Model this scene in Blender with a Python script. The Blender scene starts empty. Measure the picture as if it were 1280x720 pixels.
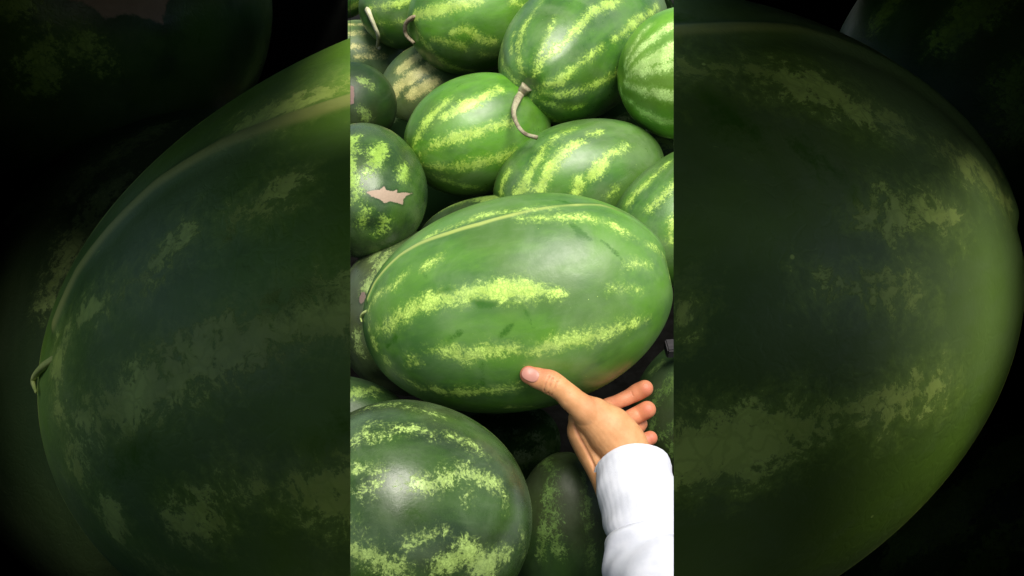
import bpy, bmesh, math, random
import numpy as np
from mathutils import Matrix, Vector

scene = bpy.context.scene
col = scene.collection
R = math.radians

# ------------------------------------------------------------------ camera
F = 1000.0                      # focal length in pixels of a 1280 wide frame
PITCH = 27.0
CAM = np.array([0.0, 0.0, 1.60])
cp, sp = math.cos(R(PITCH)), math.sin(R(PITCH))
RIGHT = np.array([1.0, 0, 0]); FWD = np.array([0, cp, -sp]); DOWN = np.array([0, -sp, -cp])
BASE = np.stack([RIGHT, DOWN, FWD], axis=1)      # camera axes (right, down, forward) in the world

def P(px, py, d):
    """point of the place seen in direction (px, py) at a distance d along the view axis"""
    return CAM + BASE @ np.array([(px - 640) / F * d, (py - 360) / F * d, d])

cam_data = bpy.data.cameras.new('camera')
cam = bpy.data.objects.new('camera', cam_data); col.objects.link(cam)
cam_data.sensor_width = 36; cam_data.lens = 36 * F / 1280
cam_data.clip_start = 0.01; cam_data.clip_end = 200
cam.location = CAM; cam.rotation_euler = (R(90 - PITCH), 0, 0)
cam_data.dof.use_dof = False
cam_data.dof.focus_distance = 1.05
cam_data.dof.aperture_fstop = cam_data.lens / 1000 / 0.00022
scene.camera = cam

# ------------------------------------------------------------------ light
SUN_EL, SUN_AZ = 64.0, 154.0     # azimuth measured clockwise from +Y: behind the camera, a little to the right
world = bpy.data.worlds.new('World'); scene.world = world; world.use_nodes = True
wn = world.node_tree.nodes; wl = world.node_tree.links
bg = wn['Background']; sky = wn.new('ShaderNodeTexSky'); sky.sky_type = 'NISHITA'
sky.sun_disc = False; sky.sun_elevation = R(SUN_EL); sky.sun_rotation = R(SUN_AZ)
sky.air_density = 1.0; sky.dust_density = 2.5; sky.ozone_density = 0.6
wl.new(sky.outputs[0], bg.inputs[0]); bg.inputs[1].default_value = 0.08
sd = bpy.data.lights.new('sun', 'SUN'); sd.energy = 4.6; sd.angle = R(40); sd.color = (1.0, 0.95, 0.86)
sun = bpy.data.objects.new('sun', sd); col.objects.link(sun)
sdir = Vector((math.sin(R(SUN_AZ)) * math.cos(R(SUN_EL)), math.cos(R(SUN_AZ)) * math.cos(R(SUN_EL)), math.sin(R(SUN_EL))))
sun.rotation_euler = sdir.to_track_quat('Z', 'Y').to_euler()
vs = scene.view_settings
vs.view_transform = 'Standard'; vs.look = 'None'; vs.exposure = 0.30; vs.gamma = 1.0; vs.use_curve_mapping = False

# ------------------------------------------------------------------ helpers
def tag(o, label=None, cat=None, group=None, kind=None):
    if label: o['label'] = label
    if cat: o['category'] = cat
    if group: o['group'] = group
    if kind: o['kind'] = kind
    return o

def link(name, me, mat=None, parent=None, smooth=True):
    o = bpy.data.objects.new(name, me); col.objects.link(o)
    if mat: me.materials.append(mat)
    if parent: o.parent = parent; o.matrix_parent_inverse = Matrix.Identity(4)
    if smooth: me.polygons.foreach_set('use_smooth', [True] * len(me.polygons))
    return o

def attr(me, name, vals):
    a = me.attributes.new(name, 'FLOAT', 'POINT')
    a.data.foreach_set('value', np.asarray(vals, dtype=np.float32))

class NT:
    """small wrapper to write node trees briefly"""
    def __init__(self, name):
        self.m = bpy.data.materials.new(name); self.m.use_nodes = True
        self.t = self.m.node_tree; self.b = self.t.nodes['Principled BSDF']
    def put(self, sock, v):
        if hasattr(v, 'is_linked') or hasattr(v, 'links'): self.t.links.new(v, sock)
        elif isinstance(v, (tuple, list)): sock.default_value = tuple(v) + ((1,) if len(v) == 3 and sock.type == 'RGBA' else ())
        else: sock.default_value = v
    def math(self, op, a, b=0.0, c=None, clamp=False):
        n = self.t.nodes.new('ShaderNodeMath'); n.operation = op; n.use_clamp = clamp
        self.put(n.inputs[0], a); self.put(n.inputs[1], b)
        if c is not None: self.put(n.inputs[2], c)
        return n.outputs[0]
    def step(self, v, lo, hi, a=0.0, b=1.0):
        n = self.t.nodes.new('ShaderNodeMapRange'); n.interpolation_type = 'SMOOTHSTEP'
        self.put(n.inputs[0], v)
        for i, x in zip((1, 2, 3, 4), (lo, hi, a, b)): self.put(n.inputs[i], x)
        return n.outputs[0]
    def mix(self, f, a, b, mode='MIX'):
        n = self.t.nodes.new('ShaderNodeMix'); n.data_type = 'RGBA'; n.blend_type = mode
        self.put(n.inputs[0], f); self.put(n.inputs[6], a); self.put(n.inputs[7], b)
        return n.outputs[2]
    def coord(self, scale=(1, 1, 1), off=(0, 0, 0)):
        c = self.t.nodes.new('ShaderNodeTexCoord'); m = self.t.nodes.new('ShaderNodeMapping')
        m.inputs['Scale'].default_value = scale; m.inputs['Location'].default_value = off
        self.t.links.new(c.outputs['Object'], m.inputs[0]); return m.outputs[0]
    def noise(self, vec, scale, detail=3, rough=0.55, dist=0.0):
        n = self.t.nodes.new('ShaderNodeTexNoise'); self.t.links.new(vec, n.inputs['Vector'])
        n.inputs['Scale'].default_value = scale; n.inputs['Detail'].default_value = detail
        n.inputs['Roughness'].default_value = rough; n.inputs['Distortion'].default_value = dist
        return n.outputs['Fac']
    def voronoi(self, vec, scale, feature='F1', out='Distance', rnd=1.0):
        n = self.t.nodes.new('ShaderNodeTexVoronoi'); n.feature = feature
        self.t.links.new(vec, n.inputs['Vector']); n.inputs['Scale'].default_value = scale
        n.inputs['Randomness'].default_value = rnd
        return n.outputs[out]
    def warp(self, vec, scale, amount):
        n = self.t.nodes.new('ShaderNodeTexNoise'); self.t.links.new(vec, n.inputs['Vector'])
        n.inputs['Scale'].default_value = scale; n.inputs['Detail'].default_value = 3
        s = self.t.nodes.new('ShaderNodeVectorMath'); s.operation = 'SUBTRACT'
        self.t.links.new(n.outputs['Color'], s.inputs[0]); s.inputs[1].default_value = (.5, .5, .5)
        k = self.t.nodes.new('ShaderNodeVectorMath'); k.operation = 'SCALE'
        self.t.links.new(s.outputs[0], k.inputs[0]); k.inputs['Scale'].default_value = amount
        a = self.t.nodes.new('ShaderNodeVectorMath'); a.operation = 'ADD'
        self.t.links.new(vec, a.inputs[0]); self.t.links.new(k.outputs[0], a.inputs[1])
        return a.outputs[0]
    def attr(self, name):
        n = self.t.nodes.new('ShaderNodeAttribute'); n.attribute_name = name; return n.outputs['Fac']
    def bump(self, h, strength=0.3, dist=0.001):
        n = self.t.nodes.new('ShaderNodeBump'); n.inputs['Strength'].default_value = strength
        n.inputs['Distance'].default_value = dist; self.put(n.inputs['Height'], h)
        self.t.links.new(n.outputs[0], self.b.inputs['Normal'])

# ------------------------------------------------------------------ materials
def rind(name, dark, mid, light, k=1.0, seed=0.0, rough=0.38, bloom=0.22, crumb=1.0, spec=0.5, scar=(.38, .28, .20), bloomcol=(.28, .38, .21), alt=None, thin=0.0, vs=.55):
    """watermelon rind: field colour, crumbled stripes with veins, waxy bloom, dots, scars"""
    dark = (dark[0] * 1.2, dark[1] * 1.08, dark[2] * .8); mid = (mid[0] * 1.2, mid[1] * 1.10, mid[2] * .8)
    if alt is None: alt = (dark[0] * 1.5 + .01, dark[1] * 1.05, dark[2] * 1.25)
    n = NT(name); c = n.coord(off=(seed, seed * 1.7, seed * .6))
    wc = n.warp(c, 60 * k, 0.010 / k)
    s = n.attr('stripe')
    n0 = n.math('SUBTRACT', n.noise(c, 45 * k, 2), 0.5)
    n1 = n.math('SUBTRACT', n.noise(wc, 230 * k, 6, 0.78), 0.5)
    s2 = n.math('ADD', s, n.math('MULTIPLY', n0, 0.022 / k * crumb))
    s2 = n.math('ADD', s2, n.math('MULTIPLY', n1, 0.060 / k * crumb))
    s2 = n.math('SUBTRACT', s2, thin)
    mask = n.step(s2, -0.0008 / k, 0.0022 / k)
    halo = n.step(s2, -0.0085 / k, 0.001 / k)
    cell = n.voronoi(n.warp(c, 150 * k, 0.010 / k), 205 * k, 'DISTANCE_TO_EDGE')
    vein = n.step(cell, 0.015, 0.17, 1.0, 0.0)
    # field
    long = n.coord(scale=(0.35, 1, 1), off=(seed * 2, 1, seed))
    big = n.noise(long, 22 * k, 4, 0.6)
    base = n.mix(n.step(big, 0.35, 0.68), dark, mid)
    base = n.mix(n.math('MULTIPLY', n.step(n.noise(c, 7 * k, 2), 0.4, 0.7), 0.4), base, mid)
    base = n.mix(n.math('MULTIPLY', n.math('MULTIPLY', vein, n.step(big, .4, .65)), 0.30), base, mid)
    base = n.mix(n.math('MULTIPLY', n.step(n.noise(c, 5.5 * k, 3, .6), 0.45, 0.62), 0.55), base, alt)
    gm = tuple(0.55 * a + 0.45 * b for a, b in zip(mid, light))
    base = n.mix(n.math('MULTIPLY', halo, 0.50), base, gm)
    l2 = n.mix(n.step(n0, -0.15, 0.2), tuple(x * .80 for x in light), tuple(min(1, x * 1.16 + .015) for x in light))
    vc = tuple(0.62 * a + 0.38 * b for a, b in zip(mid, light))
    l2 = n.mix(n.math('MULTIPLY', vein, vs), l2, vc)
    base = n.mix(mask, base, l2)
    # dark clean patches where the bloom is wiped off, ridge line
    pm = n.step(n.math('ADD', n.attr('patch'), n.math('MULTIPLY', n1, 0.014)), -0.0018, 0.0030)
    base = n.mix(n.math('MULTIPLY', pm, 0.85), base, (dark[0] * .6, dark[1] * .85, dark[2] * .25))
    rd = n.attr('ridge')
    ridge_c = n.mix(n.attr('ridgedark'), (light[0] * .8, light[1] * .70, light[2] * .9), tuple(.6 * x for x in mid))
    base = n.mix(n.step(rd, 0.25, 0.8), base, ridge_c)
    # bloom
    bl = n.math('MULTIPLY', n.step(n.noise(c, 13 * k, 5, 0.62, 0.6), 0.36, 0.72), bloom)
    bl = n.math('MULTIPLY', bl, n.math('SUBTRACT', 1.0, pm))
    smear = n.step(n.noise(n.coord(scale=(1, 4, 4), off=(seed, 3, 2)), 26 * k, 5, 0.7), 0.52, 0.75)
    bl = n.math('ADD', bl, n.math('MULTIPLY', smear, bloom * 0.35))
    base = n.mix(bl, base, bloomcol)
    # dots and scratches
    dots = n.step(n.voronoi(c, 95 * k), 0.035, 0.06, 1.0, 0.0)
    dots = n.math('MULTIPLY', dots, n.step(n.noise(c, 33 * k, 2), 0.52, 0.6))
    base = n.mix(n.math('MULTIPLY', dots, 0.7), base, tuple(min(1, x * 1.15 + light[1] * .08) for x in light))
    scr = n.noise(n.coord(scale=(1, 7, 2), off=(seed + 5, seed, 1)), 75 * k, 5, 0.75)
    base = n.mix(n.math('MULTIPLY', n.step(scr, 0.67, 0.75), 0.5), base, tuple(min(1, x * 1.2 + light[1] * .07) for x in gm))
    # scars
    sc = n.math('ADD', n.attr('scar'), n.math('MULTIPLY', n1, 0.006 / k))
    sm = n.step(sc, -0.0004, 0.0006)
    scar_c = n.mix(n.noise(c, 300, 4, 0.7), tuple(x * .8 for x in scar), tuple(min(1, x * 1.2) for x in scar))
    base = n.mix(n.step(sc, -0.005, 0.0, 0.0, 0.5), base, tuple(x * .5 for x in dark))
    base = n.mix(sm, base, scar_c)
    n.put(n.b.inputs['Base Color'], base)
    ro = n.math('ADD', rough, n.math('MULTIPLY', n.math('SUBTRACT', n.noise(c, 60 * k, 5, 0.75), 0.5), 0.42))
    ro = n.math('ADD', ro, n.math('MULTIPLY', sm, 0.35))
    n.put(n.b.inputs['Roughness'], ro)
    n.b.inputs['Specular IOR Level'].default_value = spec
    if spec < .2: n.b.inputs['IOR'].default_value = 1.05
    h = n.math('ADD', n.math('MULTIPLY', mask, 0.25), n.math('MULTIPLY', vein, -0.05))
    h = n.math('ADD', h, n.math('MULTIPLY', n.noise(c, 380 * k, 3, .6), 0.12))
    h = n.math('ADD', h, n.math('MULTIPLY', scr, 0.10))
    h = n.math('ADD', h, n.math('MULTIPLY', n.noise(c, 28 * k, 3), 0.9))
    n.bump(h, 0.35, 0.0012)
    return n.m

def plain(name, c1, c2, scale=80, rough=0.6, bump=0.3, dist=0.001, stretch=(1, 1, 1), spec=0.4):
    n = NT(name); c = n.coord(scale=stretch)
    f = n.noise(c, scale, 6, 0.65)
    n.put(n.b.inputs['Base Color'], n.mix(n.step(f, .3, .7), c1, c2))
    n.b.inputs['Roughness'].default_value = rough; n.b.inputs['Specular IOR Level'].default_value = spec
    n.bump(f, bump, dist)
    if spec < .15: n.b.inputs['IOR'].default_value = 1.02
    return n.m

G_DARK, G_MID, G_LIGHT = (.040, .135, .030), (.075, .235, .035), (.42, .66, .085)
stem_dry = plain('dry_stem', (.16, .10, .06), (.42, .36, .22), 160, .75, .6)
stem_pale = plain('pale_stem', (.42, .42, .24), (.62, .60, .40), 130, .65, .5)
stem_green = plain('green_stem', (.35, .48, .12), (.55, .62, .22), 130, .6, .5)
plastic = plain('black_board', (.006, .007, .006), (.012, .013, .011), 40, .85, .2, spec=.1)
soil = plain('dark_ground', (.0025, .0024, .002), (.005, .005, .0045), 14, .95, .5, .01, spec=.02)
wood = plain('grey_wood', (.016, .015, .016), (.03, .028, .03), 30, .8, .6, .002, (1, 12, 12))

# ------------------------------------------------------------------ watermelon
def fit(cx, cy, A, B, th, d, phi, near):
    """ellipsoid of revolution whose outline, seen from the photograph's standpoint, is the given ellipse"""
    K = np.diag([F, F, 1.0]); K[0, 2] = 640; K[1, 2] = 360
    th = R(th) ; ps = R(near); ph = R(phi)
    c = np.array([(cx - 640) / F * d, (cy - 360) / F * d, d]); b = B * d / F
    a = max(math.sqrt(max(A * A - (B * math.sin(ph)) ** 2, 1)) / math.cos(ph) * d / F, b)
    for it in range(120):
        u = np.array([math.cos(ps) * math.cos(ph), -math.sin(ps) * math.cos(ph), -math.sin(ph)])
        S3 = b * b * np.eye(3) + (a * a - b * b) * np.outer(u, u)
        C = K @ (S3 - np.outer(c, c)) @ K.T; C /= -C[2, 2]
        m = -C[:2, 2]; S = C[:2, :2] + np.outer(m, m)
        w, V = np.linalg.eigh(S); Bc, Ac = math.sqrt(w[0]), math.sqrt(w[1])
        t = math.atan2(-V[1, 1], V[0, 1])
        dt = (th - t + math.pi / 2) % math.pi - math.pi / 2
        c[0] += 0.7 * (cx - m[0]) * d / F; c[1] += 0.7 * (cy - m[1]) * d / F
        b *= (B / Bc) ** .6; a *= (A / Ac) ** .6; a = min(max(a, b * 1.05), b * 2.3)
        if A / B > 1.06: ps += 0.5 * dt
    return c, a, b, u

def melon_frame(c, u):
    uw = BASE @ u; uw /= np.linalg.norm(uw)
    up = np.array([0, 0, 1.0])
    if abs(uw @ up) > .95: up = np.array([0, 1.0, 0])
    y = np.cross(up, uw); y /= np.linalg.norm(y); z = np.cross(uw, y)
    return CAM + BASE @ c, np.stack([uw, y, z], axis=1)

def hit(px, py, loc, rot, a, b):
    """where the line of sight (px, py) meets the rind, in the melon's own coordinates, and the length of a pixel there"""
    sc = np.array([a, b, b])
    o = (rot.T @ (CAM - loc)) / sc
    dr = BASE @ np.array([(px - 640) / F, (py - 360) / F, 1.0]); dd = (rot.T @ dr) / sc
    A_, B_, C_ = dd @ dd, 2 * o @ dd, o @ o - 1
    D = B_ * B_ - 4 * A_ * C_
    if D <= 0: t = -B_ / (2 * A_); q = o + t * dd; q /= np.linalg.norm(q)
    else: t = (-B_ - math.sqrt(D)) / (2 * A_); q = o + t * dd
    return q * sc, t / F

def seg_field(V, pts, hs):
    out = np.full(len(V), -1.0)
    if len(pts) == 1: return hs[0] - np.linalg.norm(V - pts[0], axis=1)
    for i in range(len(pts) - 1):
        p, q = pts[i], pts[i + 1]; e = q - p; L = max(e @ e, 1e-12)
        t = np.clip((V - p) @ e / L, 0, 1)
        out = np.maximum(out, hs[i] + (hs[i + 1] - hs[i]) * t - np.linalg.norm(V - p - t[:, None] * e, axis=1))
    return out

def melon(label, cx, cy, A, B, th, d, phi=20, near=None, mat=None, stripes=None, patches=(), ridge=None, scar=None, scar_poly=None,
          group='watermelons piled behind and below the lifted one', res=(120, 200), seed=0, generic=9, gw=0.008, clampx=None, lobes=0.0, wob=1.0, n=2.1):
    near = th if near is None else near
    c, a, b, u = fit(cx, cy, A, B, th, d, phi, near)
    loc, rot = melon_frame(c, u)
    rng = np.random.RandomState(seed + 11)
    nv, nu = res
    be = np.linspace(0, math.pi, nv + 1)[1:-1]; ga = np.linspace(0, 2 * math.pi, nu, endpoint=False)
    BE, GA = np.meshgrid(be, ga, indexing='ij')
    x = np.cos(BE); rr = (1 - np.abs(x) ** n) ** (1 / 2.0) if n > 2 else np.sin(BE)
    f = 1 + 0 * x
    for k_ in range(5):
        f += wob * 0.008 * rng.randn() * np.sin((k_ + 1) * 1.1 * x + rng.rand() * 6) * np.cos((k_ % 3 + 1) * GA + rng.rand() * 6)
    nl = 9 + seed % 3
    f += lobes * np.abs(x) ** 4 * np.cos(nl * GA + rng.rand() * 6)
    X = a * x * (1 - 0.035 * np.exp(-(rr / .16) ** 2)) ; Yv = b * rr * f * np.cos(GA); Z = b * rr * f * np.sin(GA)
    V = np.stack([X, Yv, Z], axis=-1).reshape(-1, 3)
    V = np.vstack([V, [[a * .965, 0, 0], [-a * .965, 0, 0]]])
    nr = nv - 1
    faces = []
    for i in range(nr - 1):
        r0 = i * nu; r1 = r0 + nu
        for j in range(nu):
            k_ = (j + 1) % nu; faces.append((r0 + j, r1 + j, r1 + k_, r0 + k_))
    p0, p1 = nr * nu, nr * nu + 1
    for j in range(nu):
        k_ = (j + 1) % nu
        faces.append((p0, j, k_)); faces.append((p1, (nr - 1) * nu + k_, (nr - 1) * nu + j))
    # fields on the rind
    s = np.full(len(V), -1.0)
    ang = np.arctan2(V[:, 2], V[:, 1]); rad = np.hypot(V[:, 1], V[:, 2]); xn = V[:, 0] / a
    g = np.full(len(V), -1.0)
    for i in range(generic):
        th0 = 2 * math.pi * (i + .35 * rng.rand()) / generic + seed
        cen = th0 + .10 * np.sin(3 * xn + rng.rand() * 6) + .05 * np.sin(9 * xn + rng.rand() * 6)
        da = np.abs((ang - cen + math.pi) % (2 * math.pi) - math.pi)
        w = gw * (.75 + .5 * rng.rand()) * (.8 + .4 * np.sin(5 * xn + rng.rand() * 6) + .3 * np.sin(13 * xn + rng.rand() * 6)) * np.minimum(1, rad / (.45 * b) + .15)
        g = np.maximum(g, w - da * rad)
    camloc = rot.T @ (CAM - loc)
    nrm = V / np.array([a * a, b * b, b * b]); nrm /= np.linalg.norm(nrm, axis=1)[:, None]
    vd = camloc - V; vd /= np.linalg.norm(vd, axis=1)[:, None]
    facing = np.sum(nrm * vd, axis=1)
    if stripes:
        g = np.where(facing < 0.06, g, g - 0.02 * np.clip((facing - .06) * 12, 0, 1) - .012)
        for pl in stripes:
            pts, hs = [], []
            for q in pl:
                h3, pxl = hit(q[0], q[1], loc, rot, a, b); pts.append(h3); hs.append(q[2] * pxl)
            s = np.maximum(s, seg_field(V, pts, hs))
    s = np.maximum(s, g)
    pt = np.full(len(V), -1.0)
    for pl in patches:
        pts, hs = [], []
        for q in pl:
            h3, pxl = hit(q[0], q[1], loc, rot, a, b); pts.append(h3); hs.append(q[2] * pxl)
        pt = np.maximum(pt, seg_field(V, pts, hs))
    rd = np.zeros(len(V)); rdk = np.zeros(len(V))
    if ridge:
        pts, hs = [], []
        for q in ridge:
            h3, pxl = hit(q[0], q[1], loc, rot, a, b); pts.append(h3); hs.append(q[2] * pxl)
        dist = hs[0] - seg_field(V, pts, [hs[0]] * len(hs))
        rd = np.exp(-(dist / hs[0]) ** 2)
        hx = hit(ridge[-5][0], ridge[-5][1], loc, rot, a, b)[0]; h0 = hit(ridge[2][0], ridge[2][1], loc, rot, a, b)[0]
        e = hx - h0; rdk = np.clip(((V - h0) @ e / (e @ e) - .85) * 6, 0, 1)
        V = V + nrm * (rd * hs[0] * .42)[:, None] - nrm * (np.exp(-((dist - hs[0] * 1.9) / hs[0]) ** 2) * hs[0] * .10)[:, None]
    sc = np.full(len(V), -1.0)
    if scar_poly:
        P3 = np.array([hit(q[0], q[1], loc, rot, a, b)[0] for q in scar_poly]); cen = P3.mean(0)
        nn = cen / np.array([a * a, b * b, b * b]); nn /= np.linalg.norm(nn)
        e1 = np.cross(nn, [0, 0, 1.0]); e1 /= np.linalg.norm(e1); e2 = np.cross(nn, e1)
        P2 = np.stack([(P3 - cen) @ e1, (P3 - cen) @ e2], 1); V2 = np.stack([(V - cen) @ e1, (V - cen) @ e2], 1)
        inside = np.zeros(len(V), bool); dm = np.full(len(V), 9.0)
        for i in range(len(P2)):
            p, q = P2[i], P2[(i + 1) % len(P2)]; e = q - p
            t = np.clip((V2 - p) @ e / (e @ e), 0, 1); dm = np.minimum(dm, np.linalg.norm(V2 - p - t[:, None] * e, axis=1))
            cnd = (p[1] > V2[:, 1]) != (q[1] > V2[:, 1])
            xx = p[0] + (V2[:, 1] - p[1]) * e[0] / (e[1] if abs(e[1]) > 1e-9 else 1e-9)
            inside ^= cnd & (V2[:, 0] < xx)
        sc = np.where(inside, dm, -dm); sc = np.where(facing > 0, sc, -1)
    if clampx is not None:      # sliced flat at the inner board of its added box
        W = (rot @ V.T).T + loc
        nb, pb, sgn = clampx
        cut = (rot.T @ (pb - loc), rot.T @ nb)
    me = bpy.data.meshes.new('watermelon'); me.from_pydata(V.tolist(), [], faces)
    attr(me, 'stripe', s); attr(me, 'patch', pt); attr(me, 'ridge', rd); attr(me, 'ridgedark', rdk); attr(me, 'scar', sc)
    if clampx is not None:
        bm_ = bmesh.new(); bm_.from_mesh(me)
        for f_ in bm_.faces: f_.smooth = True
        g_ = bmesh.ops.bisect_plane(bm_, geom=bm_.verts[:] + bm_.edges[:] + bm_.faces[:], plane_co=Vector(cut[0]), plane_no=Vector(cut[1]), clear_outer=True)
        ce = [q for q in g_['geom_cut'] if isinstance(q, bmesh.types.BMEdge)]
        bmesh.ops.holes_fill(bm_, edges=ce, sides=0)
        for q in ce: q.smooth = False
        bm_.to_mesh(me); bm_.free()
    o = link('watermelon', me, mat)
    M = Matrix([list(rot[i]) + [loc[i]] for i in range(3)] + [[0, 0, 0, 1]]); o.matrix_world = M
    tag(o, label, 'watermelon', group)
    o_info = (o, loc, rot, a, b)
    return o_info

def tube_mesh(name, pts, rads, seg=14, sub=6):
    """smooth tapered tube through 3-D points (Catmull-Rom)"""
    pts = [np.array(p, float) for p in pts]; ex = [2 * pts[0] - pts[1]] + pts + [2 * pts[-1] - pts[-2]]; er = [rads[0]] + list(rads) + [rads[-1]]
    Q, Rr = [], []
    for i in range(1, len(ex) - 2):
        for k_ in range(sub):
            t = k_ / sub
            Q.append(.5 * (2 * ex[i] + (ex[i + 1] - ex[i - 1]) * t + (2 * ex[i - 1] - 5 * ex[i] + 4 * ex[i + 1] - ex[i + 2]) * t * t + (3 * ex[i] - ex[i - 1] - 3 * ex[i + 1] + ex[i + 2]) * t ** 3))
            Rr.append(er[i] * (1 - t) + er[i + 1] * t)
    Q.append(ex[-2]); Rr.append(er[-2])
    verts, faces = [], []
    nrm = None
    for i, q in enumerate(Q):
        tg = Q[min(i + 1, len(Q) - 1)] - Q[max(i - 1, 0)]; tg /= np.linalg.norm(tg)
        if nrm is None: nrm = np.cross(tg, [.3, .5, .81])
        nrm = nrm - tg * (nrm @ tg); nrm /= np.linalg.norm(nrm); bn = np.cross(tg, nrm)
        for j in range(seg):
            an = 2 * math.pi * j / seg; r = Rr[i] * (1 + .10 * math.cos(5 * an))
            verts.append(q + r * (math.cos(an) * nrm + math.sin(an) * bn))
    for i in range(len(Q) - 1):
        for j in range(seg):
            k_ = (j + 1) % seg; faces.append((i * seg + j, i * seg + k_, (i + 1) * seg + k_, (i + 1) * seg + j))
    faces.append(tuple(range(seg))[::-1]); faces.append(tuple((len(Q) - 1) * seg + j for j in range(seg)))
    me = bpy.data.meshes.new(name); me.from_pydata([tuple(v) for v in verts], [], faces); return me

def stem(info, pix, mat, lift=0.004):
    """stalk of a melon: pix = (px, py, radius px, height above the rind in m)"""
    o, loc, rot, a, b = info
    pts, rads = [], []
    for q in pix:
        px, py, r, h = q[:4]
        if len(q) > 4:
            pts.append(rot.T @ (P(px, py, q[4]) - loc)); rads.append(r * q[4] / F); continue
        h3, pxl = hit(px, py, loc, rot, a, b)
        nn = h3 / np.array([a * a, b * b, b * b]); nn /= np.linalg.norm(nn)
        pts.append(h3 + nn * h); rads.append(r * pxl)
    me = tube_mesh('stem', pts, rads)
    return link('stem', me, mat, o)

# ------------------------------------------------------------------ setting: ground under the pile
me = bpy.data.meshes.new('ground'); me.from_pydata([(-6, -4, 0), (6, -4, 0), (6, 9, 0), (-6, 9, 0)], [], [(0, 1, 2, 3)])
tag(link('ground', me, soil, smooth=False), kind='structure')

# ------------------------------------------------------------------ the lifted watermelon
S1 = [
 [(532,296,3),(548,290,5),(572,281,6),(600,270,6),(622,266,3)],
 [(632,267,4),(662,264,6),(690,262,3)],
 [(650,275,4),(680,274,6),(703,274,7),(734,274,7),(763,282,6),(784,292,4),(796,299,2)],
 [(528,337,3),(538,329,6),(551,321,5)],
 [(474,410,7),(490,407,10),(502,395,11),(531,380,12),(571,370,11),(600,366,14),(630,362,17),(660,362,16),(682,364,9),(703,365,5)],
 [(764,361,4),(780,361,6),(801,362,3)],
 [(779,331,3),(796,330,5),(813,332,3)],
 [(806,304,2),(820,312,4),(835,324,3)],
 [(536,436,5),(571,439,12),(585,446,9),(607,437,10),(639,435,11),(658,441,6),(672,437,10),(700,428,12),(740,420,12),(772,409,8),(810,398,4)],
 [(512,453,7),(520,449,9)], [(484,451,9)], [(470,431,9),(468,424,5)], [(497,466,5),(514,478,6),(530,486,7)],
 [(543,486,7),(567,490,9),(587,488,10),(619,487,7),(651,482,6)],
 [(632,508,4),(665,507,4)], [(730,488,3),(770,472,4),(806,451,4)],
 [(461,388,4),(474,368,5),(496,356,5),(512,340,3)], [(463,410,4),(462,395,4)],
]
P1 = [
 [(588,374,3),(600,380,6),(616,381,5),(622,378,2)], [(528,338,1.5),(533,347,3),(536,350,1)],
 [(563,424,4),(575,416,5),(582,414,2)], [(625,420,3),(634,412,5),(641,406,2)], [(653,380,1.2),(660,395,1.8),(667,411,1.2)],
 [(715,283,4),(726,294,7),(738,300,3)], [(752,302,2),(768,315,3),(776,324,1.5)], [(694,253,3),(706,255,5),(716,258,2)],
 [(486,432,4),(497,421,6)], [(548,367,4),(560,362,4),(572,363,2)], [(603,452,3),(604,480,3)],
]
RG = [(461,374,4.2),(470,353,4.2),(482,337,4.2),(500,319,4.2),(525,304,4.2),(560,292,4.2),(600,281,4.2),(640,271,4.2),(680,263,4.2),(720,259,4.2),(752,259,4.2),(775,266,4.2),(795,276,4.2),(815,292,4.2),(832,314,4.2),(838,330,4.2)]
m_main = rind('rind_lifted', (.042, .128, .038), (.085, .235, .036), (.46, .67, .12), 1.0, 0.3, .37, .24, .85, .45, alt=(.095, .19, .035), vs=.75, thin=.0034)
main = melon('large glossy watermelon held up by the hand, with a pale raised line along its top', 648, 379, 197, 134, 12, 1.04, 12, 12,
             m_main, S1, P1, RG, res=(260, 460), seed=3, group=None, gw=.010, n=2.06)
stem(main, [(460,388,2.6,-.002),(456,392,2,.002),(454,397,1.5,.003),(455,402,.9,.003)], stem_green)

# ------------------------------------------------------------------ the pile
m_a = rind('rind_bright', (.030, .105, .026), (.065, .20, .022), (.42, .62, .09), 1.0, 1.1, .33, .26, .8, .5, thin=.0028)
m_b = rind('rind_fresh', (.038, .135, .018), (.085, .26, .020), (.40, .59, .08), 1.0, 2.3, .33, .20, .9, .5, thin=.0030)
m_c = rind('rind_yellowed', (.035, .085, .035), (.08, .15, .04), (.50, .48, .17), 1.0, 3.7, .45, .22, .7, .35)
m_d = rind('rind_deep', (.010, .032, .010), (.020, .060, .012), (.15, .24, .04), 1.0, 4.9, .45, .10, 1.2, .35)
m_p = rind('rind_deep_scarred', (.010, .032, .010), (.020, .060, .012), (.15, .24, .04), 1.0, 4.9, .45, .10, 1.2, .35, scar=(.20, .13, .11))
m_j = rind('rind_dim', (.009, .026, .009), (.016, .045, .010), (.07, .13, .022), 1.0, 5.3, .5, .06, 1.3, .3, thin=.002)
m_k = rind('rind_blackish', (.003, .008, .003), (.004, .012, .004), (.012, .025, .006), 1.0, 4.1, .6, .0, 1.2, .15, alt=(.003, .009, .003))  # near-black rind: the shade of the gaps is put into the colour
m_e = rind('rind_scarred', (.010, .040, .014), (.04, .11, .018), (.27, .44, .06), 1.0, 6.1, .27, .14, 1.2, .45)
m_f = rind('rind_front', (.017, .038, .017), (.035, .090, .018), (.38, .54, .13), 1.0, 7.7, .29, .20, 1.2, .5, thin=.0028)
m_g = rind('rind_light', (.085, .26, .025), (.14, .38, .035), (.58, .84, .26), 1.0, 8.4, .34, .14, .6, .5)
m_h = rind('rind_dusty', (.020, .040, .020), (.05, .09, .032), (.24, .34, .09), 1.0, 9.2, .32, .12, 1.2, .5, scar=(.15, .11, .085))

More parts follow.
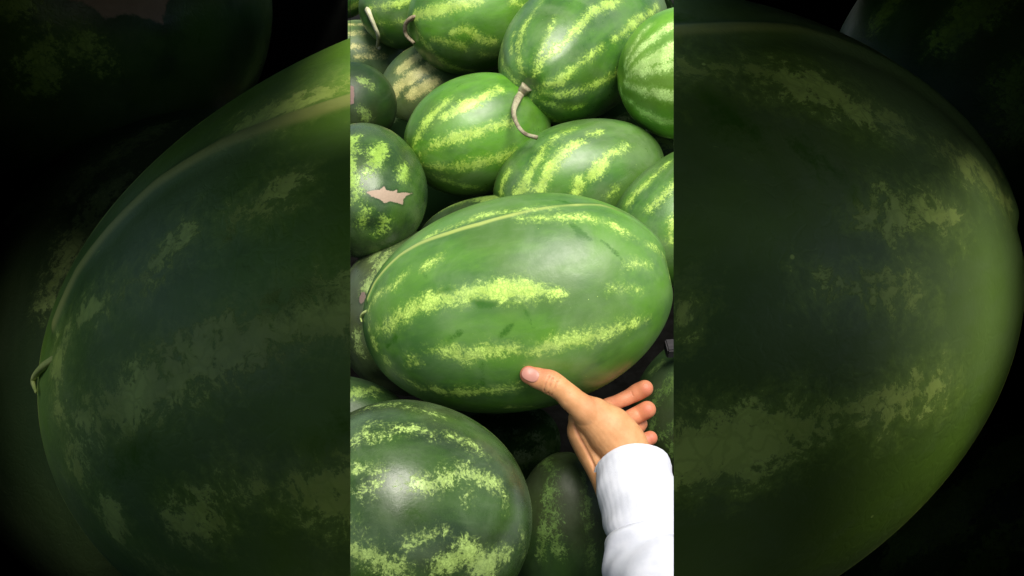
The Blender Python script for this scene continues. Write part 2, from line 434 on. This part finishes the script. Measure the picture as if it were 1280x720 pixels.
m2 = melon('watermelon with a long curled dry stalk hanging from its near end', 729, 55, 116, 87, 40, 1.54, 48, 220, m_a, [
 [(776,2,3),(763,5,8),(741,16,7),(721,36,6),(709,50,5),(690,67,6),(676,78,6),(667,97,2),(662,106,1.5)],
 [(694,23,2),(688,38,3),(680,54,4),(672,76,5)],
 [(678,0,2),(668,16,3),(658,31,4),(649,50,6),(651,81,4),(654,104,2)],
 [(754,56,3),(730,76,5),(712,90,5),(700,101,8),(676,108,4),(662,112,2)],
 [(785,80,4),(772,90,5),(741,106,5),(709,117,5),(676,117,4)],
 [(822,7,5),(800,24,6),(788,32,7),(766,50,3)], [(629,55,5),(628,75,6),(636,92,4),(650,108,2)], [(643,40,3),(640,66,3)],
 [(662,126,3),(683,144,4),(705,153,4)], [(669,123,2),(690,130,3),(705,134,3),(727,132,3)]], seed=5, lobes=.02, res=(160, 240))
stem(m2, [(657,109,7.5,-.004),(652,117,5.6,.004),(646,127,4.2,0,1.315),(642,140,3.0,0,1.30),(646,155,2.6,0,1.285),(656,167,2.5,0,1.275),(671,172,2.8,0,1.26)], plain('curled_stem', (.13, .09, .06), (.46, .44, .27), 45, .7, .4))
m3 = melon('watermelon at the top with a short brown stalk on its left end', 594, 20, 86, 72, 15, 1.68, 25, 195, m_b, [
 [(520,20,8),(546,13,9),(573,7,8),(600,0,6)], [(541,50,3),(561,52,5),(581,60,6)], [(564,41,4),(582,36,6),(595,47,6),(618,52,4)],
 [(520,38,3),(527,50,3),(539,63,4),(561,81,5),(590,88,4)], [(640,3,5),(655,8,3)], [(603,68,3),(620,70,2)]], seed=8, lobes=.008)
stem(m3, [(519,20,2,-.002),(516,23,3,.003),(512,30,2.4,.008),(512,42,2.2,.008),(519,53,2,.003)], stem_dry)
m4 = melon('small watermelon in the upper corner with a thin pale green stalk', 516, 5, 68, 57, 10, 1.85, 30, 190, m_a, [
 [(462,10,3),(480,8,5),(500,4,5),(515,0,4)], [(470,28,2),(500,27,2.5),(514,28,2)], [(478,42,2),(490,52,2)]], seed=12)
stem(m4, [(459,12,4,-.002),(464,17,3,.006),(470,28,2.4,.010),(475,41,2.2,.010),(474,53,2,.010),(471,63,2.2,.012)], stem_pale)
melon('greyish watermelon with cream yellow stripes wedged below two others', 533, 108, 63, 52, 35, 1.76, 20, 215, m_c, [
 [(530,66,5),(510,79,6),(501,88,6)], [(541,82,6),(515,97,7),(499,108,6),(493,120,4)], [(545,100,5),(532,108,7),(514,119,6)],], seed=15)
m6 = melon('watermelon in the middle row lying behind the lifted one, its left end pinched', 597, 168, 93, 75, 17, 1.40, 22, 200, m_b, [
 [(560,126,5),(544,141,7),(532,153,7),(523,171,4),(516,186,2)], [(625,112,6),(600,124,7),(586,130,9),(564,141,7),(553,146,5)],
 [(640,152,6),(600,164,7),(568,171,8),(545,180,6),(525,196,2)], [(645,190,7),(606,202,7),(582,207,7),(550,208,5),(525,206,2)],
 [(620,238,4),(590,233,4),(564,227,4),(539,217,3)], [(508,172,2),(511,190,2)]], seed=18, lobes=.02, res=(160, 240))
melon('mottled watermelon directly behind the top edge of the lifted one', 724, 226, 110, 74, 18, 1.36, 15, 198, m_a, [
 [(690,180,5),(681,186,6),(671,202,7),(658,226,8),(650,240,9)], [(727,178,5),(709,184,7),(701,195,9),(687,213,9),(674,237,8)],
 [(718,163,4),(705,168,5),(692,175,5)], [(783,182,4),(770,190,6),(759,195,6)], [(756,204,8),(746,212,9),(736,220,7)], [(723,227,8),(721,238,8)],
 [(735,168,4),(750,164,4)], [(634,215,6),(626,240,5)], [(770,235,4),(760,245,4)]], seed=21)
melon('pale striped watermelon at the right edge with stripes meeting at its left tip', 866, 91, 95, 85, 15, 1.36, 10, 185, m_g, [
 [(842,32,6),(820,47,5),(799,63,4),(783,86,2)], [(845,62,10),(813,76,9),(793,87,4),(783,94,2)], [(842,82,6),(802,90,6),(783,96,2)],
 [(779,102,2),(790,109,4),(811,117,4)], [(816,115,5),(845,122,6)], [(798,136,4),(802,139,5),(820,148,6),(845,154,5)],
 [(775,120,4),(777,134,5),(793,152,6),(811,164,6),(835,172,5)], [(774,108,1),(778,120,2),(790,128,2)],[(812,34,4),(790,62,2),(779,88,2)]], seed=24, lobes=.016, res=(160, 240))
melon('watermelon lower right of the pile, leaning behind the right shoulder of the lifted one', 858, 268, 108, 76, 38, 1.30, 20, 218, m_a, [
 [(835,203,3),(820,217,5),(802,235,5),(786,254,5)], [(850,225,6),(838,237,7),(820,254,7),(812,262,5)], [(850,270,5),(838,280,6),(838,300,5)]], seed=27)
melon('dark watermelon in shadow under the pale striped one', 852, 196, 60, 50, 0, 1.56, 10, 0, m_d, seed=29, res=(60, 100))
melon('watermelon with a large torn tan scar on its near end', 455, 238, 84, 78, 110, 1.30, 55, 340, m_e, [
 [(480,182,5),(472,193,10),(464,208,6),(458,214,4)], [(440,172,7),(437,200,8),(440,232,6)], [(503,222,6),(506,205,3)], [(456,262,3),(452,280,4)],
 [(442,250,4),(446,240,3)], [(480,275,3),(476,292,3)]], seed=31,
 scar_poly=[(457,240),(466,238),(474,237),(480,233),(483,238),(492,239),(496,237),(496,241),(509,241),(515,242),(507,245),(504,249),(503,256),(498,254),(488,252),(480,254),(474,249),(465,246)], res=(200, 300))
melon('dark watermelon at the left edge above the scarred one, with a pink scar spot', 440, 131, 56, 53, 0, 1.58, 35, 200, m_p, [
 [(452,138,3),(458,148,4)], [(450,100,3),(465,108,3)]], seed=34, scar_poly=[(434,106),(442,108),(443,118),(442,130),(434,132)])
melon('olive watermelon at the left edge under the small stalked one', 445, 80, 66, 55, 5, 1.95, 10, 185, m_c, [
 [(438,31,2),(460,33,2)], [(438,42,2.5),(468,44,2)], [(440,58,2),(470,62,2)], [(446,71,2),(480,70,2)]], seed=36)
melon('watermelon cut by the top left corner of the pile', 425, -12, 40, 36, 0, 2.1, 10, 0, m_a, seed=38, res=(60, 100))
m15 = melon('dusty grey green watermelon with a pink blotch, left of the lifted one', 518, 392, 104, 98, 60, 1.30, 35, 170, m_h, [
 [(500,298,3),(480,310,5),(466,322,5)], [(440,334,3),(448,328,3)], [(485,318,4),(470,340,6),(458,362,5)], [(448,420,3),(450,440,3)]], seed=41,
 scar_poly=[(453,366),(457,365),(459,371),(456,378),(452,381),(450,376),(451,371)], res=(160, 240))
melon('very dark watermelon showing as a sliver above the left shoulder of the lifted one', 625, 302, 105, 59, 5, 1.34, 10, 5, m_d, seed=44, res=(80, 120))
melon('large dark watermelon at the bottom left with a broad pale crusted band', 507, 652, 156, 150, 160, 0.86, 30, 160, m_f, [
 [(456,514,3),(470,510,4),(492,508,3)], [(514,512,3),(549,520,2.5)], [(438,553,4),(459,546,5),(487,545,4)], [(462,534,3),(514,538,4),(539,541,3)],
 [(559,541,3),(594,557,4),(606,566,2)], [(438,590,4),(460,586,5),(480,590,4)], [(498,606,4),(520,603,10),(540,608,11),(556,598,9),(575,588,8),(592,592,10),(611,600,10),(624,612,8),(630,630,4)],
 [(587,619,5)], [(450,612,4),(470,606,4)], [(438,657,7),(450,662,4)], [(511,678,6),(530,670,6),(549,664,5)],
 [(438,690,14),(459,692,12),(485,706,11),(507,712,10)], [(545,712,12),(560,702,15),(587,694,18),(605,708,20),(628,694,12)], [(650,668,3),(652,690,3)]], seed=47, res=(220, 340), gw=.012)
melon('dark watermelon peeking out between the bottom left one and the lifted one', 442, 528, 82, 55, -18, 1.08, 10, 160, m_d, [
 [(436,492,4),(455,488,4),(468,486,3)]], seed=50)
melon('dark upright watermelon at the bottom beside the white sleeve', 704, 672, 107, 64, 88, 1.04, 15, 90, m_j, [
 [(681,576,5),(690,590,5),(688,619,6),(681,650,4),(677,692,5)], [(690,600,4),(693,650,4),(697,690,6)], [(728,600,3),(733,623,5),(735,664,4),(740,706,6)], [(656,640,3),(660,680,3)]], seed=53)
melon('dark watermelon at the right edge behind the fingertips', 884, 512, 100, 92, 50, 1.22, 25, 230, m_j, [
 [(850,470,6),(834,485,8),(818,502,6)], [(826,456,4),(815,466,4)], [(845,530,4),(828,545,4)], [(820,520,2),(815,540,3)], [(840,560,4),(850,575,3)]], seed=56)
for i, (x, y, A, B, t, d) in enumerate([(612, 560, 90, 62, 10, 1.20), (560, 250, 80, 60, 30, 1.75), (690, 200, 80, 66, 10, 1.9), (600, 60, 70, 60, 10, 2.2), (800, 150, 80, 60, 30, 1.95), (490, 190, 70, 58, 60, 1.8), (760, 40, 90, 70, 10, 2.2)]):  # fillers added behind the gaps, coloured as shade
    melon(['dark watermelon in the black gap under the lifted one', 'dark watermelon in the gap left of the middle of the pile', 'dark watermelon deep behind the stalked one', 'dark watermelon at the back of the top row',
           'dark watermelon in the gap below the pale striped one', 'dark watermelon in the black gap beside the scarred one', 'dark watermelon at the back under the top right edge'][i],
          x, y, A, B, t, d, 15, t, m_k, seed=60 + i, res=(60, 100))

# weathered plank behind, at the right edge
bmm = bmesh.new(); bmesh.ops.create_cube(bmm, size=1)
for v in bmm.verts: v.co = Vector((v.co.x * .7, v.co.y * .022, v.co.z * .018))
bmesh.ops.bevel(bmm, geom=bmm.edges[:], offset=.002, segments=2, affect='EDGES')
me = bpy.data.meshes.new('plank'); bmm.to_mesh(me)
pk = link('plank', me, wood, smooth=False); pk.location = P(1130, 416, 1.16); pk.rotation_euler = (R(20), R(-2), R(4))
tag(pk, 'grey weathered plank end at the right edge below the lifted watermelon', 'plank')

# ------------------------------------------------------------------ added boxes, left and right, made up to fill the dark sides with melons
MAG = 1280 / 404.0
def big(q): return (640 + (q[0] - 640) * MAG, 360 + (q[1] - 360) * MAG) + ((q[2] * MAG,) if len(q) > 2 else ())
def bigl(L): return [[big(q) for q in pl] for pl in L]
def board(name, corners, thick, out, parent):
    """flat board: four corners in camera-aligned metres, thickness pushed along out"""
    c = [CAM + BASE @ np.array(q) for q in corners]; o = BASE @ np.array(out, float); o = o / np.linalg.norm(o) * thick
    vs_ = [tuple(q) for q in c] + [tuple(q + o) for q in c]
    me = bpy.data.meshes.new(name)
    me.from_pydata(vs_, [], [(0, 1, 2, 3), (7, 6, 5, 4), (0, 4, 5, 1), (1, 5, 6, 2), (2, 6, 7, 3), (3, 7, 4, 0)])
    return link(name, me, plastic, parent, smooth=False)

KX, KY, KO = 0.202, 0.375, 0.66
D1 = 0.31
for sgn, side in ((-1, 'left'), (1, 'right')):
    e = bpy.data.objects.new('box', None); col.objects.link(e); e.location = (0, 0, 0)
    tag(e, 'open black box of small shaded watermelons on the %s, with a straight inner edge' % side, 'box', 'dark open boxes beside the pile')
    board('side_board', [(sgn * KX * d_, s_ * KY * d_, d_) for d_, s_ in ((.16, -1), (.16, 1), (D1, 1), (D1, -1))], .0001, (sgn, 0, -KX), e)
    board('bottom_board', [(sgn * .03, .022, .04), (sgn * .10, .022, .04), (sgn * (KO * D1 + .02), KY * D1 + .008, D1), (sgn * KX * D1, KY * D1 + .008, D1)], .004, (0, 1, -.3), e)
    ob = .125 if sgn < 0 else .088
    board('outer_board', [(sgn * (KO * d_ + .02), s_ * (KY * d_ + .008), d_) for d_, s_ in ((ob, -1), (ob, 1), (D1, 1), (D1, -1))], .004, (sgn, 0, -.6), e)  # unseen outer board, added to dim the melons inside
    board('back_board', [(sgn * (KX * D1 + .002), -KY * D1, D1 + .001), (sgn * (KO * D1 + .02), -KY * D1, D1 + .001), (sgn * (KO * D1 + .02), KY * D1, D1 + .001), (sgn * (KX * D1 + .002), KY * D1, D1 + .001)], .004, (0, 0, 1), e)
    board('top_board', [(sgn * KX * .06, -.030, .06), (sgn * (KO * .06 + .03), -.030, .06), (sgn * (KO * D1 + .03), -KY * D1 - .008, D1), (sgn * KX * D1, -KY * D1 - .008, D1)], .004, (0, -1, -.3), e)  # unseen lid, added to keep the sun off the box melons
    board('front_strip', [(0, -.0335, .0590), (0, -.0365, .09), (sgn * .09 * (KX + .1), -.0365, .09), (sgn * .06 * (KX + .1), -.0335, .0590)], .001, (0, -1, 0), e)  # unseen strip, added to stop light leaking past the lid
    board('front_flap', [(0, .10, -.34), (sgn * .42, .10, -.34), (sgn * (KO * .06 + .03), -.031, .0595), (0, -.031, .0595)], .003, (0, -1, 0), e)  # unseen hood reaching behind the camera, added to shade the side melons

def wall(sgn):      # inner face of the side board: normal towards the pile
    nb = np.array([-sgn, 0, KX]); nb = nb / np.linalg.norm(nb); return (BASE @ nb, CAM - BASE @ nb * .00003, sgn)
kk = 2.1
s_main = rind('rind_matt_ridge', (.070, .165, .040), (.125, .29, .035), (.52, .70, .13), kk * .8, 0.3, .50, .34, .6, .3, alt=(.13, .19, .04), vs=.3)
s_dust_dim = rind('rind_matt_dusty', (.020, .045, .024), (.04, .08, .035), (.16, .24, .07), kk, 9.2, .5, .10, 1.2, .3, alt=(.02, .045, .02))  # darker copy of rind_dusty, dimness of the side put into the colour
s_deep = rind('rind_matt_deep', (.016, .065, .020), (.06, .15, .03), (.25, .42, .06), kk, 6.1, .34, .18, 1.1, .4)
SG = 'small watermelons in the dark boxes beside the pile'
gx, gy = big((648, 379))  # added melons: enlarged copies of pile melons, set close to the camera
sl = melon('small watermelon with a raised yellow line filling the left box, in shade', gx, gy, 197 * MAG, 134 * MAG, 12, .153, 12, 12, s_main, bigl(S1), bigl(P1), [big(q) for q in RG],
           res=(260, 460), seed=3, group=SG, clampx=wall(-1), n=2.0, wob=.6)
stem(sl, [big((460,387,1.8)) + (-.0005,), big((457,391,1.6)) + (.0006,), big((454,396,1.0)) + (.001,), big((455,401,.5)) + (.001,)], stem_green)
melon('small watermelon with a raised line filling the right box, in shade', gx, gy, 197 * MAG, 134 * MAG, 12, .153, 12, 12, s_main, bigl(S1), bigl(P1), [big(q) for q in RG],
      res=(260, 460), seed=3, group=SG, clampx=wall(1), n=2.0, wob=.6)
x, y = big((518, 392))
melon('small dusty watermelon behind the one with the yellow line in the left box', x, y, 104 * MAG, 98 * MAG, 60, .235, 20, 170, s_dust_dim, bigl([
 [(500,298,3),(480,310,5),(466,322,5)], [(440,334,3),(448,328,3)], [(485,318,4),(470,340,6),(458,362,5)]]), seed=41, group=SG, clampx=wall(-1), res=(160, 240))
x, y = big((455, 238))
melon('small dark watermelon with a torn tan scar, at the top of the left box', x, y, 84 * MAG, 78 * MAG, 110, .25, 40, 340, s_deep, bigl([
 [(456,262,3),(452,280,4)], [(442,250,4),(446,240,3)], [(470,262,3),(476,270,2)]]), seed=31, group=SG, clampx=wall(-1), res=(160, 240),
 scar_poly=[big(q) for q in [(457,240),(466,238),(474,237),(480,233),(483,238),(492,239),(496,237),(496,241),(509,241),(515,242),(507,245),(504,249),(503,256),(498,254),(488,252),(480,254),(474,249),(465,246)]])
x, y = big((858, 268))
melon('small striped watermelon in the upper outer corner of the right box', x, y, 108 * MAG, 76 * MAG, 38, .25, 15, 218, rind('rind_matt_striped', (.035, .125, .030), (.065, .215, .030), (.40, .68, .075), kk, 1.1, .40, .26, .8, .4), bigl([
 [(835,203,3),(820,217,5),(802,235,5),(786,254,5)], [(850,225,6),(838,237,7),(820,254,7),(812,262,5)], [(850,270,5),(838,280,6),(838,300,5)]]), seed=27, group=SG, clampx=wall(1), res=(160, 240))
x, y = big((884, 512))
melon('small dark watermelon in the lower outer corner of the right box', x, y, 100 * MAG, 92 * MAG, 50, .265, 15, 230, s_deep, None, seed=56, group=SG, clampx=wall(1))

# ------------------------------------------------------------------ the person: hand and sleeve
o, mloc, mrot, ma, mb = main
def depth_on_main(px, py):
    h3, t = hit(px, py, mloc, mrot, ma, mb); return t * F

def limb(bm, chain):
    """closed tapered tube with round ends; chain of (px, py, depth, radius px across, flatten, )"""
    pts = [P(c[0], c[1], c[2]) for c in chain]; rads = [c[3] * c[2] / F for c in chain]
    fl = [c[4] if len(c) > 4 else 1.0 for c in chain]
    pts = [np.array(p) for p in pts]
    ex = [2 * pts[0] - pts[1]] + pts + [2 * pts[-1] - pts[-2]]
    Q, Rr, Fl = [], [], []; sub = 8
    for i in range(1, len(ex) - 2):
        for k_ in range(sub):
            t = k_ / sub
            Q.append(.5 * (2 * ex[i] + (ex[i + 1] - ex[i - 1]) * t + (2 * ex[i - 1] - 5 * ex[i] + 4 * ex[i + 1] - ex[i + 2]) * t * t + (3 * ex[i] - ex[i - 1] - 3 * ex[i + 1] + ex[i + 2]) * t ** 3))
            u_ = t * t * (3 - 2 * t)
            Rr.append(rads[i - 1] * (1 - u_) + rads[i] * u_); Fl.append(fl[i - 1] * (1 - u_) + fl[i] * u_)
    Q.append(pts[-1]); Rr.append(rads[-1]); Fl.append(fl[-1])
    # round caps
    def cap(q, tg, r, f_):
        out = []
        for k_ in range(1, 7):
            an = k_ / 6 * math.pi / 2 * .97
            out.append((q + tg * r * math.sin(an) , r * math.cos(an), f_))
        return out
    t0 = Q[0] - Q[1]; t0 /= np.linalg.norm(t0); t1 = Q[-1] - Q[-2]; t1 /= np.linalg.norm(t1)
    rows = cap(Q[0], t0, Rr[0], Fl[0])[::-1] + list(zip(Q, Rr, Fl)) + cap(Q[-1], t1, Rr[-1], Fl[-1])
    seg = 28; rings = []
    for i, (q, r, f_) in enumerate(rows):
        tg = rows[min(i + 1, len(rows) - 1)][0] - rows[max(i - 1, 0)][0]; tg = tg / np.linalg.norm(tg)
        vw = q - CAM; vw = vw / np.linalg.norm(vw); wd = np.cross(tg, vw); wd /= np.linalg.norm(wd); dp = np.cross(wd, tg)
        rings.append([bm.verts.new(q + r * (math.cos(2 * math.pi * j / seg) * wd + f_ * math.sin(2 * math.pi * j / seg) * dp)) for j in range(seg)])
    for i in range(len(rings) - 1):
        for j in range(seg):
            bm.faces.new((rings[i][j], rings[i][(j + 1) % seg], rings[i + 1][(j + 1) % seg], rings[i + 1][j]))
    bm.faces.new(rings[0][::-1]); bm.faces.new(rings[-1])

dt = depth_on_main(664, 468) - .010
bm = bmesh.new()
# thumb with its root and the back of the hand, running down into the wrist
limb(bm, [(661,468.5,dt,11.5,.85),(673,473,dt-.001,13.5,.85),(688,478,dt-.003,15.5,.9),(703,488,dt-.002,14.5,.95),(716,500,dt,16,1),(733,515,dt+.005,19,1),(748,530,dt+.014,20,.9),(762,552,dt+.026,18,.8)])
limb(bm, [(722,503,dt+.006,15,1),(740,519,dt+.008,24,.8),(762,538,dt+.012,31,.8),(779,560,dt+.012,32,.8),(786,590,dt+.006,31,.85),(800,640,dt-.02,32,.9),(812,690,dt-.05,34,.9)])
# ball of the palm, left and behind
limb(bm, [(726,524,dt+.020,16,1),(729,541,dt+.026,20,1),(741,565,dt+.028,20,1),(757,590,dt+.02,22,1),(775,630,dt,24,1)])
# palm under the fruit
limb(bm, [(745,528,dt+.030,20,.8),(768,545,dt+.046,22,.7),(785,560,dt+.050,22,.7)])
limb(bm, [(770,548,dt+.045,20,.7),(785,560,dt+.045,20,.7),(790,580,dt+.03,24,.8)])
# fingers under the fruit, tips past the back of the hand
limb(bm, [(746,522,dt+.040,11),(756,509,dt+.072,9.5),(770,503,dt+.092,9),(784,497,dt+.100,9.6),(797,490,dt+.100,11),(806,485.5,dt+.096,10.6)])
limb(bm, [(768,540,dt+.045,12),(782,526,dt+.085,10.2),(796,519,dt+.098,11),(809,512,dt+.094,11)])
limb(bm, [(776,548,dt+.05,11),(788,541,dt+.090,10),(797,534,dt+.108,9.5),(801,530,dt+.112,8.5)])
limb(bm, [(784,562,dt+.04,10),(799,556,dt+.072,9.3),(808,550,dt+.080,9.4),(813,547.5,dt+.080,9)])
me = bpy.data.meshes.new('hand_raw'); bm.to_mesh(me); bm.free()
raw = bpy.data.objects.new('hand_raw', me); col.objects.link(raw)
rm = raw.modifiers.new('r', 'REMESH'); rm.mode = 'VOXEL'; rm.voxel_size = .0009
sm_ = raw.modifiers.new('s', 'SMOOTH'); sm_.factor = .5; sm_.iterations = 9
dg = bpy.context.evaluated_depsgraph_get()
hm = bpy.data.meshes.new_from_object(raw.evaluated_get(dg)); hm.name = 'hand'
bpy.data.objects.remove(raw)
nV = len(hm.vertices); HV = np.zeros(nV * 3); hm.vertices.foreach_get('co', HV); HV = HV.reshape(-1, 3)
HN = np.zeros(nV * 3); hm.vertices.foreach_get('normal', HN); HN = HN.reshape(-1, 3)
CV = (HV - CAM) @ BASE; PX = 640 + F * CV[:, 0] / CV[:, 2]; PY = 360 + F * CV[:, 1] / CV[:, 2]
vdir = (CAM - HV); vdir /= np.linalg.norm(vdir, axis=1)[:, None]; fc = np.sum(HN * vdir, axis=1)
near_front = (fc > .05) & ((CV[:, 2] < dt + .03) | (PX > 786))
crease = np.zeros(nV)
def surf_pt(px, py):
    k_ = np.where(near_front & (np.abs(PX - px) < 4) & (np.abs(PY - py) < 4))[0]
    if len(k_) == 0: k_ = np.arange(nV)
    return HV[k_[np.argmin((PX[k_] - px) ** 2 + (PY[k_] - py) ** 2)]]
for pl, w, dep in [([(789,490),(791,495)], .0009, .0006), ([(686,470),(681,480),(680,489)], .0010, .0010), ([(691,473),(687,482),(685,492)], .0010, .0012), ([(697,477),(694,485),(689,494)], .0010, .0009),
                   ([(701,471),(698,478)], .0009, .0005), ([(707,517),(718,534),(727,552),(738,572),(744,588)], .0022, .0020), ([(772,510),(768,505)], .001, .0005),
                   ([(712,492),(707,503)], .0012, .0004)]:
    pts = [surf_pt(*q) for q in pl]
    dist = -seg_field(HV, pts, [0] * len(pts)); gs = np.exp(-(dist / w) ** 2) * (fc > -.2)
    crease = np.maximum(crease, gs * min(1, dep / .0010)); HV = HV - HN * (gs * dep)[:, None]
for q, r, dep in [((663, 467), .008, -.0006)]:
    dd_ = np.linalg.norm(HV - surf_pt(*q), axis=1); HV = HV + HN * (dep * np.exp(-(dd_ / r) ** 2))[:, None]
hm.vertices.foreach_set('co', HV.reshape(-1)); hm.update()
red = np.zeros(nV)
for q, dd0, r in [((656, 462), dt - .006, .019), ((680, 462), dt - .006, .014), ((812, 485), dt + .08, .02), ((812, 509), dt + .078, .02), ((815, 547), dt + .07, .018), ((735, 505), dt, .012)]:
    red = np.maximum(red, np.exp(-(np.linalg.norm(HV - P(q[0], q[1], dd0), axis=1) / r) ** 2) * (.5 if q[0] == 735 else .7 if q[0] == 680 else 1))
red = np.maximum(red, np.clip((CV[:, 2] - dt - .055) / .02, 0, 1) * .62)  # finger skin redder, plus shade under the melon put into its colour
attr(hm, 'red', red); attr(hm, 'crease', crease)
n = NT('skin'); c = n.coord()
f = n.noise(c, 90, 4)
b_ = n.mix(n.step(f, .3, .7), (.56, .27, .112), (.64, .325, .145))
b_ = n.mix(n.math('MULTIPLY', n.attr('red'), .95), b_, (.50, .15, .09))
b_ = n.mix(n.math('MULTIPLY', n.attr('crease'), .55), b_, (.46, .18, .10))
n.put(n.b.inputs['Base Color'], b_)
n.b.inputs['Roughness'].default_value = .5; n.b.inputs['Specular IOR Level'].default_value = .4
n.b.inputs['Subsurface Weight'].default_value = .12; n.b.inputs['Subsurface Radius'].default_value = (1, .35, .18); n.b.inputs['Subsurface Scale'].default_value = .004
n.bump(n.math('ADD', n.voronoi(c, 900, 'DISTANCE_TO_EDGE'), n.math('MULTIPLY', n.noise(c, 200, 5, .7), 1.6)), .35, .0005)
skin = n.m
person = bpy.data.objects.new('person', None); col.objects.link(person)
tag(person, 'person reaching in from below, hand with thumb up cupping the lifted watermelon, white fleece sleeve', 'person')
hand = link('hand', hm, skin, person)
# thumbnail: a thin curved plate laid on the thumb
cn = surf_pt(663, 468.5)
kn = np.where(np.linalg.norm(HV - cn, axis=1) < .006)[0]; nn = HN[kn].mean(0); nn /= np.linalg.norm(nn)
ax = P(690, 481, dt) - P(656, 466, dt); ax -= nn * (ax @ nn); ax /= np.linalg.norm(ax); sd_ = np.cross(nn, ax)
verts, faces = [], []; NR, NS = 8, 28
for i in range(NR + 1):
    for j in range(NS if i else 1):
        an = 2 * math.pi * j / NS; r = i / NR
        x_, y_ = .0112 * r * math.copysign(abs(math.cos(an)) ** .8, math.cos(an)), .0082 * r * math.copysign(abs(math.sin(an)) ** .8, math.sin(an))
        q = cn + ax * (x_ - .0004) + sd_ * y_
        # follow the finger's curvature
        near_ = np.argmin(np.linalg.norm(HV - q - nn * .001, axis=1)); h_ = (HV[near_] - q) @ nn
        verts.append(q + nn * (h_ + .0005 * (1 - r ** 6) - .0002))
for j in range(NS): faces.append((0, 1 + (j + 1) % NS, 1 + j))
for i in range(NR - 1):
    for j in range(NS):
        k_ = (j + 1) % NS; faces.append((1 + i * NS + j, 1 + i * NS + k_, 1 + (i + 1) * NS + k_, 1 + (i + 1) * NS + j))
me = bpy.data.meshes.new('thumbnail'); me.from_pydata([tuple(v) for v in verts], [], faces)
nm = NT('nail'); nm.b.inputs['Base Color'].default_value = (.47, .21, .16, 1); nm.b.inputs['Roughness'].default_value = .42
nl = link('thumbnail', me, nm.m, hand); mo = nl.modifiers.new('s', 'SMOOTH'); mo.iterations = 6; mo2 = nl.modifiers.new('t', 'SOLIDIFY'); mo2.thickness = .0004; mo2.offset = -1

# sleeve: path of rings (left px, right px, y, depth), with folds
n = NT('white_fleece'); c = n.coord()
f = n.noise(c, 700, 4, .7); g_ = n.noise(c, 60, 3)
n.put(n.b.inputs['Base Color'], n.mix(n.step(g_, .3, .7), (.58, .60, .66), (.66, .675, .73)))
n.b.inputs['Roughness'].default_value = .95; n.b.inputs['Specular IOR Level'].default_value = .1
n.b.inputs['Sheen Weight'].default_value = .15
n.bump(n.math('ADD', f, n.math('MULTIPLY', g_, 1.2)), .35, .0006)
fleece = n.m
def sleeve_mesh(name, rows, seg=96, rib=0.0, wr=0.0, inner=None, seed=0):
    """rows: (centre px, centre py, depth, half width px, depth factor, tilt) ; the tube's mouth is the first row"""
    rng = np.random.RandomState(seed); rows = [list(map(float, r)) for r in rows]
    full = []
    for i in range(len(rows) - 1):
        for k_ in range(6):
            t = k_ / 6; u_ = t
            p0 = rows[max(i - 1, 0)]; p1 = rows[i]; p2 = rows[i + 1]; p3 = rows[min(i + 2, len(rows) - 1)]
            full.append([.5 * (2 * b1 + (c1 - a1) * u_ + (2 * a1 - 5 * b1 + 4 * c1 - d1) * u_ * u_ + (3 * b1 - a1 - 3 * c1 + d1) * u_ ** 3) for a1, b1, c1, d1 in zip(p0, p1, p2, p3)])
    full.append(rows[-1])
    # rolled lip: start inside
    f0 = full[0]
    lip = [[f0[0] + 2, f0[1] + 9, f0[2], f0[3] - 9] + f0[4:], [f0[0] + 1, f0[1] + 2, f0[2], f0[3] - 4.5] + f0[4:], [f0[0], f0[1] - .5, f0[2], f0[3] - 1.3] + f0[4:]]
    full = lip + full
    verts, faces = [], []; cs = [P(r[0], r[1], r[2]) for r in full]
    ph = rng.rand(6) * 6
    for i, r in enumerate(full):
        tg = cs[min(i + 1, len(cs) - 1)] - cs[max(i - 1, 0)]; tg /= np.linalg.norm(tg)
        k0 = min(max(i, 9), len(cs) - 2); tg = cs[min(k0 + 6, len(cs) - 1)] - cs[max(k0 - 6, 3)]; tg /= np.linalg.norm(tg)
        vw = cs[i] - CAM; vw /= np.linalg.norm(vw); wd = np.cross(tg, vw); wd /= np.linalg.norm(wd); dp = np.cross(wd, tg)
        tl = r[5] * r[2] / F * (1 if dp @ vw > 0 else -1)
        R0 = r[3] * r[2] / F
        for j in range(seg):
            an = 2 * math.pi * j / seg
            rr = R0 * (1 + rib * math.cos(seg / 3 * an)) + wr * (math.sin(2 * an + .35 * max(i, 3) + ph[0]) * .5 + math.sin(3 * an - .5 * max(i, 3) + ph[1]) * .35 + math.sin(5 * an + .9 * max(i, 3) + ph[2]) * .15)
            w_, d_ = math.cos(an), math.sin(an)
            verts.append(cs[i] + rr * (w_ * wd + r[4] * d_ * dp) + tg * (tl * d_))
    for i in range(len(full) - 1):
        for j in range(seg):
            k_ = (j + 1) % seg; faces.append((i * seg + j, i * seg + k_, (i + 1) * seg + k_, (i + 1) * seg + j))
    me = bpy.data.meshes.new(name); me.from_pydata([tuple(v) for v in verts], [], faces); return me
sleeve = link('sleeve', sleeve_mesh('sleeve', [
 (808,672,dt-.028,47,.85,8), (808,684,dt-.036,54,.9,8), (812,702,dt-.045,56,.92,8), (820,727,dt-.065,60,.95,6), (838,780,dt-.10,66,1,2), (880,900,dt-.17,80,1,0), (930,1040,dt-.22,100,1,0)], wr=.0050, seed=2), fleece, person)
link('cuff', sleeve_mesh('cuff', [
 (791,588,dt+.006,47,.80,24), (792,594,dt+.004,48.5,.82,24), (796,612,dt-.004,49,.84,21), (800,635,dt-.014,49,.86,16), (804,657,dt-.024,49,.87,11), (807,670,dt-.031,46,.86,9), (809,684,dt-.036,41,.84,8)], rib=.005, wr=.0022, seed=5), fleece, sleeve)
